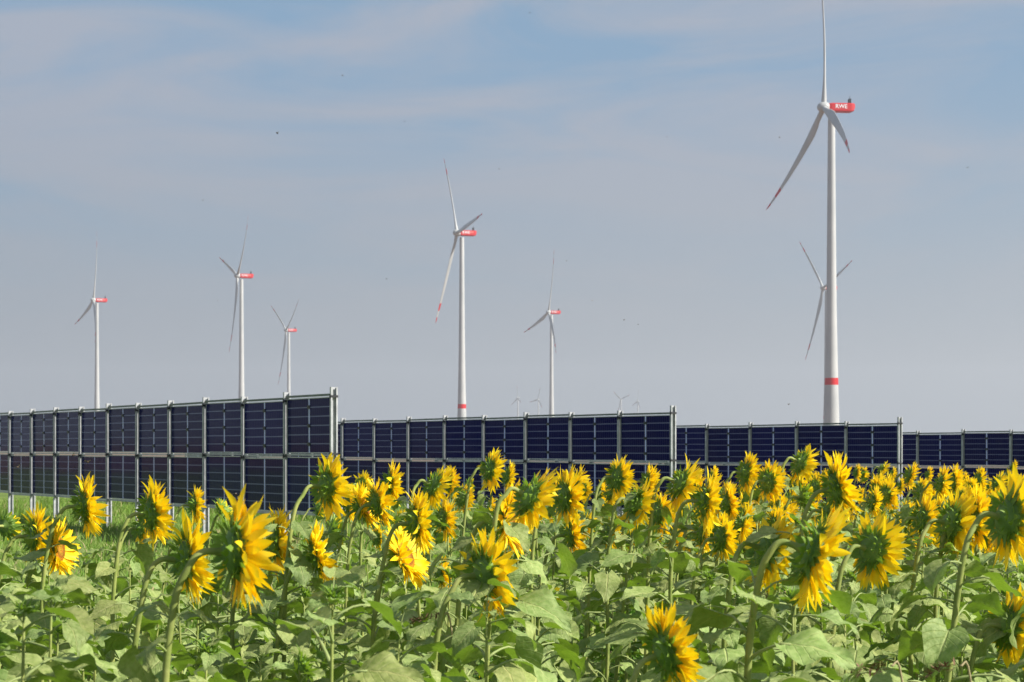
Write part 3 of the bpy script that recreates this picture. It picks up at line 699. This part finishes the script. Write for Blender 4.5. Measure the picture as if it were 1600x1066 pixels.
# px, py (centre of the head), h (its height in px), yaw, nod, type, label
HD = [
(14,822,44,60,0,'h','small half-open sunflower cut by the left edge of the photo'),
(60,839,90,20,0,'o','sunflower just left of the pale front-facing one at far left'),
(95,858,92,-20,-5,'o','pale sunflower turned to the viewer at far left, its disc visible'),
(138,790,94,16,-5,'o','sunflower standing alone against the grass under the leftmost solar bays'),
(243,802,98,22,-3,'o','sunflower left of centre-left with a long arched neck, above a broad leaf'),
(223,826,56,25,0,'o','small sunflower tucked behind the one with the long arched neck'),
(308,790,58,14,0,'o','small sunflower rising above the one behind the biggest left head'),
(352,795,36,-25,-40,'h','little closed-up bloom just above the biggest left sunflower'),
(300,874,134,10,0,'o','tall narrow sunflower half hidden behind the biggest left head'),
(380,862,176,20,0,'o','biggest sunflower head of the left half, seen side-on with broad petals'),
(437,846,102,15,0,'o','sunflower immediately right of the biggest left head'),
(500,868,100,12,-18,'o','sunflower tipped upward, below the high one at the end of the first row'),
(516,760,98,42,0,'o','high sunflower in front of the first solar row end post, back turned'),
(527,832,52,18,-5,'h','small greenish sunflower under the high one by the first row end'),
(548,789,56,10,0,'o','small yellow head squeezed between the high one and a front-facing one'),
(571,791,74,-14,-24,'o','front-facing sunflower showing its disc, high between two back-turned heads'),
(594,785,78,20,-14,'o','sunflower directly behind the high front-facing one'),
(615,757,70,8,-2,'o','slim side-on sunflower with a green back above the others, left of centre'),
(682,762,72,25,25,'o','leaning sunflower touching the second row panels, left of the centre post'),
(657,815,98,10,-8,'o','long side-on sunflower hanging below the leaning one'),
(697,811,64,24,-3,'o','round medium sunflower alone over the green gap, left of centre'),
(637,868,98,-22,-25,'o','pale front-facing sunflower in the middle with disc tilted upward'),
(693,898,58,8,-5,'o','small sunflower low between the middle front-facing one and a big head'),
(769,735,64,35,8,'o','topmost sunflower in the centre, against the second solar row'),
(796,746,46,20,10,'o','small head beside the topmost centre sunflower'),
(800,815,120,-9,0,'o','tall edge-on sunflower in the centre with orange disc edge showing'),
(834,782,108,30,28,'o','ragged big-backed sunflower bending forward, right of centre'),
(765,897,132,34,-5,'o','largest sunflower of the middle, back half turned, petals hanging'),
(888,776,88,35,-2,'o','sunflower with spread petals against the dark panels, right of the ragged one'),
(897,835,78,12,-8,'o','narrow side-on sunflower hanging low under the spread-petal one'),
(968,748,68,42,5,'o','sunflower high against the second row, before its last bay'),
(940,773,42,20,5,'o','small head just below left of the one at the last bay'),
(998,790,80,30,22,'o','sunflower bent over in the crowd below the last bay of the second row'),
(1068,760,86,30,24,'o','sunflower leaning over the base of the second row end post'),
(1033,802,72,32,0,'o','round-backed sunflower in the thick crowd right of the centre gap'),
(1056,845,52,18,28,'o','small sunflower facing down in the crowd, under the round-backed one'),
(1020,850,42,30,0,'h','small greenish head low in the crowd beside a broad pale leaf'),
(1084,846,48,45,8,'o','small back-turned sunflower directly above the broad pale leaf'),
(1115,748,38,20,10,'o','small high head right of the second row end post'),
(1108,786,92,18,5,'o','tall sunflower with a hooked neck right of the second row end post'),
(1130,840,74,40,-5,'o','sunflower with star-like petals, below the hooked-neck one'),
(1168,740,62,38,6,'o','sunflower touching the third solar row near its second post'),
(1204,753,64,50,2,'o','round back-turned sunflower in a ring of petals, third row'),
(1255,727,66,35,28,'o','topmost sunflower on the right side, before the tallest tower'),
(1165,800,56,15,2,'o','small side-on sunflower between the star-like one and the ring one'),
(1236,786,50,30,15,'o','small sunflower under the topmost right one'),
(1260,777,42,30,0,'h','greenish small head just below the topmost right sunflower'),
(1313,762,104,24,-12,'o','large sunflower standing tall on the right with a thick stem'),
(1298,800,70,20,5,'o','sunflower partly hidden behind the big forward-leaning right one'),
(1204,865,122,40,22,'o','big nodding sunflower with green back, left one of the right-hand trio'),
(1281,868,166,12,20,'o','largest forward-leaning sunflower on the right, middle of the trio'),
(1368,860,116,62,10,'o','big sunflower seen squarely from the back, right one of the trio'),
(1372,757,40,30,15,'o','small sunflower right of the tall one with the thick stem'),
(1380,735,30,20,30,'o','tiny head right below the middle rail of the third row'),
(1340,739,28,15,5,'o','tiny head at the last bays of the third row'),
(1424,745,44,20,18,'o','small sunflower in front of the third row end post'),
(1440,770,48,35,8,'o','small back-turned sunflower under the third row end post'),
(1446,812,76,30,5,'o','medium sunflower left of the great double bloom at right'),
(1474,757,54,20,8,'o','sunflower at the start of the fourth row, left of its twin'),
(1494,753,50,15,0,'o','sunflower at the start of the fourth row, right of its twin'),
(1408,760,30,20,10,'o','tiny bloom left of the one under the third row end post'),
(1493,820,104,42,10,'o','left bloom of the great double bloom near the right edge'),
(1528,812,98,25,4,'o','right bloom of the great double bloom near the right edge'),
(1532,750,40,22,0,'o','small sunflower alone against the fourth solar row'),
(1508,752,28,20,5,'o','tiny head between the fourth row pair and the lone one'),
(1560,757,40,25,25,'o','small sunflower above the huge head at the right edge'),
(1593,762,40,25,20,'o','small sunflower cut by the right edge, above the huge head'),
(1584,812,140,42,10,'o','huge green-backed sunflower cut by the right edge of the photo'),
(1583,980,118,45,5,'o','lowest sunflower at the right edge, petals hanging'),
(1048,1016,140,38,-18,'o','blurred sunflower nearest the camera at the bottom edge'),
(230,877,28,-10,-30,'b','yellow-tipped bud above a broad leaf in the left foreground'),
(492,943,34,-60,-25,'b','green spiky bud low in the field, left of centre'),
(868,940,42,15,0,'b','green bud on a hooked stem, low right of the largest middle head'),
(485,1020,26,-20,-30,'b','small green bud close to the bottom edge, left of centre'),
(762,1066,36,10,-60,'h','yellow bloom barely rising over the bottom edge'),
(1350,742,26,25,10,'o',None),(1452,742,26,20,10,'o',None),(1395,742,24,20,15,'o',None),(1545,762,28,25,10,'o',None),
(1230,800,30,25,10,'o',None),(1220,742,26,30,10,'o',None),(1185,775,32,25,10,'o',None),(1140,770,30,25,10,'o',None),
(1480,782,36,25,10,'o',None),(1575,748,26,25,10,'o',None),(1330,798,34,25,0,'o',None),(1395,790,32,25,10,'o',None),
(1410,812,34,30,0,'o',None),(1345,775,30,20,5,'o',None),(1090,745,28,25,10,'o',None),(1015,765,30,25,5,'o',None),(735,760,26,20,0,'h',None),
(1515,770,34,25,10,'o',None),(1272,750,26,20,10,'o',None),(1160,765,28,20,10,'o',None),(1585,730,22,20,10,'o',None),
(500,795,30,20,0,'h',None),(862,800,34,20,0,'o',None),(950,790,30,20,0,'o',None),(1290,745,26,20,0,'o',None),
]
r_ = random.Random(77)
for k in range(62): HD.append((r_.uniform(900, 1600) if k < 50 else r_.uniform(560, 900), r_.uniform(752, 850), r_.uniform(36, 56), r_.uniform(8, 50), r_.uniform(-15, 25), 'o', None))
for k in range(14): HD.append((r_.uniform(1060, 1260), r_.uniform(770, 856), r_.uniform(46, 66), r_.uniform(8, 50), r_.uniform(-10, 25), 'o', None))
bases = []
for i, (px, py, h, yaw, nod, ty, lab) in enumerate(HD):
    r = random.Random(1000 + i)
    big = h > 110
    D = {'o': .235, 'h': .16, 'b': .115}[ty] * r.uniform(.93, 1.07)
    if big: D = .262
    if (px, py) == (1048, 1016): D = .215
    if lab is None: D = .22
    Y = D * F / h
    if Y > 22: Y = 22 + (Y - 22) * .3
    if Y > far_edge((px - 800) / F * Y): Y = max(4.5, min(Y, far_edge((px - 800) / F * Y) + .4))
    hs = h / F * Y / {'o': D0, 'h': .165, 'b': .125}[ty]
    al = math.atan((px - 800) / F)
    yaw = yaw * .72 if yaw >= 12 else yaw
    yw = R(yaw + r.uniform(-3, 3)) - al; nd = R(nod)
    n = Vector((math.cos(yw) * math.cos(nd), math.sin(yw) * math.cos(nd), -math.sin(nd)))
    hc = at(px, py, Y) - n * .012 * hs
    V_ = HEADS if ty == 'o' else HALF if ty == 'h' else BUDS
    hd = V_[i % len(V_)]
    nl = 20 if Y < 9 else 15 if Y < 14 else 10
    g_ = G1 if lab else 'small sunflower heads in the crowd'
    root, b0 = plant('sunflower', lab or 'small sunflower head half buried among the crowd behind the nearer blooms', g_, 'sunflower', hd, hc, n, hs, leafs=nl, lsize=(.128 if Y < 14 else .135) * min(1.1, hs ** .5), rad=.0095 * min(1.15, max(.75, hs)), seed=2000 + i)
    bases.append((b0.x, b0.y))
# plants without an open flower fill the strip
rp = random.Random(42); cnt = 0; tries = 0
while cnt < 205 and tries < 9000:
    tries += 1
    y = 4.2 + 22 * rp.random() ** 1.15; x = rp.uniform(-.32, .32) * y
    if y > far_edge(x) - .2: continue
    px = 800 + F * x / y
    if 850 < px < 1130 and 4.2 < y < 9.5 and rp.random() < .85: continue
    if min((x - a) ** 2 + (y - b_) ** 2 for a, b_ in bases) < (.26 + .010 * y) ** 2: continue
    # the tops stay under the flower heads
    pymin = (846 if px < 480 else 835 if px < 900 else 812 if px < 1150 else 795)
    zt = CAMZ - (pymin + rp.uniform(0, 110) - HZ) / F * y
    g0 = Vector((x, y, gz(x, y)))
    hh = min(zt, rp.uniform(1.15, 1.55)) - g0.z
    if hh < .7: continue
    bases.append((x, y)); cnt += 1
    plant('sunflower_plant', 'leafy sunflower plant without an open flower among the flowering ones', 'leafy sunflower plants without a flower', 'sunflower plant',
          top=Vector((x + rp.uniform(-.08, .08), y, g0.z + hh)), base=g0, leafs=19 if y < 9 else 14 if y < 14 else 10, lsize=.130 if y < 14 else .14, rad=.009, seed=5000 + cnt)

# ------------------------------------------------------------------ dry grass stalks with brown seed heads
for (px, py, Y, lb) in ((690, 962, 5.6, 'dry brown seed head bending over the leaves below the middle'), (1392, 1040, 4.4, 'dark dry seed head near the bottom edge at right'),
                        (1225, 925, 7.0, 'small dry grass stalk left of the right-hand stems'), (1500, 1040, 4.6, 'reddish brown dry seed stalk by the lower right stems')):
    p = at(px, py, Y); g0 = Vector((p.x + .1, p.y, 0)); g0.z = gz(g0.x, g0.y)
    root = empty('dry_grass_stalk', g0); tag(root, lb, 'dry grass', 'dry grass stalks')
    a = p - g0; pts = catmull([Vector((0, 0, 0)), Vector((a.x * .2, 0, a.z * .6)), Vector((a.x * .7, .01, a.z * .97)), a], 5)
    mb = MB(); mb.tube(pts, [.003] * len(pts), 5); mb.build('stalk', M['straw'], root, smooth=True)
    mb = MB(); r = random.Random(px)
    for k in range(70):
        t = r.random(); c = a + Vector((-.10 * t + r.gauss(0, .006), r.gauss(0, .012), -.03 * t * t + r.gauss(0, .006)))
        d = Vector((-1 + r.gauss(0, .5), r.gauss(0, .5), r.gauss(0, .6)))
        strip(mb, c, d, Vector((.1, .2, 1)), .022, .006, r.uniform(-.5, .5), 0, rows=5, prof=[.5, 1, 1, .7, .1])
    mb.build('seed_head', M['seedhead'], root)

# ------------------------------------------------------------------ bees and flies over the field
ib = MB(); lathe(ib, [(-.007, .0005), (-.005, .0025), (-.001, .0033), (.003, .0026), (.0055, .0018), (.007, .0003)], 8); ib_m = ib.mesh('body', M['insect'], smooth=True)
iw = MB()
for sg in (-1, 1): strip(iw, Vector((.001, sg * .002, .002)), Vector((-.3, sg, .35)), Vector((.2, 0, 1)), .011, .005, .1, 0, rows=5, prof=[.4, .8, 1, .8, .2])
iw_m = iw.mesh('wings', M['wing'])
for (px, py, Y) in ((115, 711, 6.5), (137, 722, 6.5), (28, 730, 7), (368, 773, 6), (535, 118, 14), (433, 208, 9), (317, 313, 15), (632, 190, 16), (975, 500, 14), (997, 507, 16), (1218, 215, 15),
                    (1512, 262, 15), (1232, 632, 12), (780, 264, 17), (340, 470, 15), (1042, 214, 18), (828, 20, 16), (604, 436, 18), (925, 470, 18), (885, 408, 18)):
    p = at(px, py, Y); r = random.Random(px)
    o = empty('flying_insect', p, r.uniform(0, 6)); o.rotation_euler = (r.uniform(-.4, .4), r.uniform(-.4, .4), r.uniform(0, 6.28))
    if py > 700: tag(o, {115: 'brown bee before the left solar panels, left one of the close pair', 137: 'brown bee before the left solar panels, right one of the close pair', 28: 'brown bee flying alone before the leftmost solar bay', 368: 'brown bee hovering just above the biggest left sunflower'}[px], 'bee', 'bees in front of the left panels')
    else: tag(o, 'tiny dark speck of an insect flying in the open sky', 'insect', 'insects in the sky')
    link('body', ib_m, o); link('wings', iw_m, o)

# ------------------------------------------------------------------ air
HAZE = 1.3e-4
hz = MB(); hz.box((0, 0, 130), (11800, 11800, 266))
mh = bpy.data.materials.new('haze_air'); mh.use_nodes = True; nt = mh.node_tree; nt.nodes.clear()
o_ = N(nt, 'ShaderNodeOutputMaterial'); pv = N(nt, 'ShaderNodeVolumePrincipled'); pv.inputs['Color'].default_value = (.84, .88, .92, 1); pv.inputs['Density'].default_value = HAZE; pv.inputs['Anisotropy'].default_value = .2
nt.links.new(pv.outputs[0], o_.inputs['Volume'])
tag(hz.build('haze', mh), 'thin pale haze over the plain', 'haze', kind='stuff')
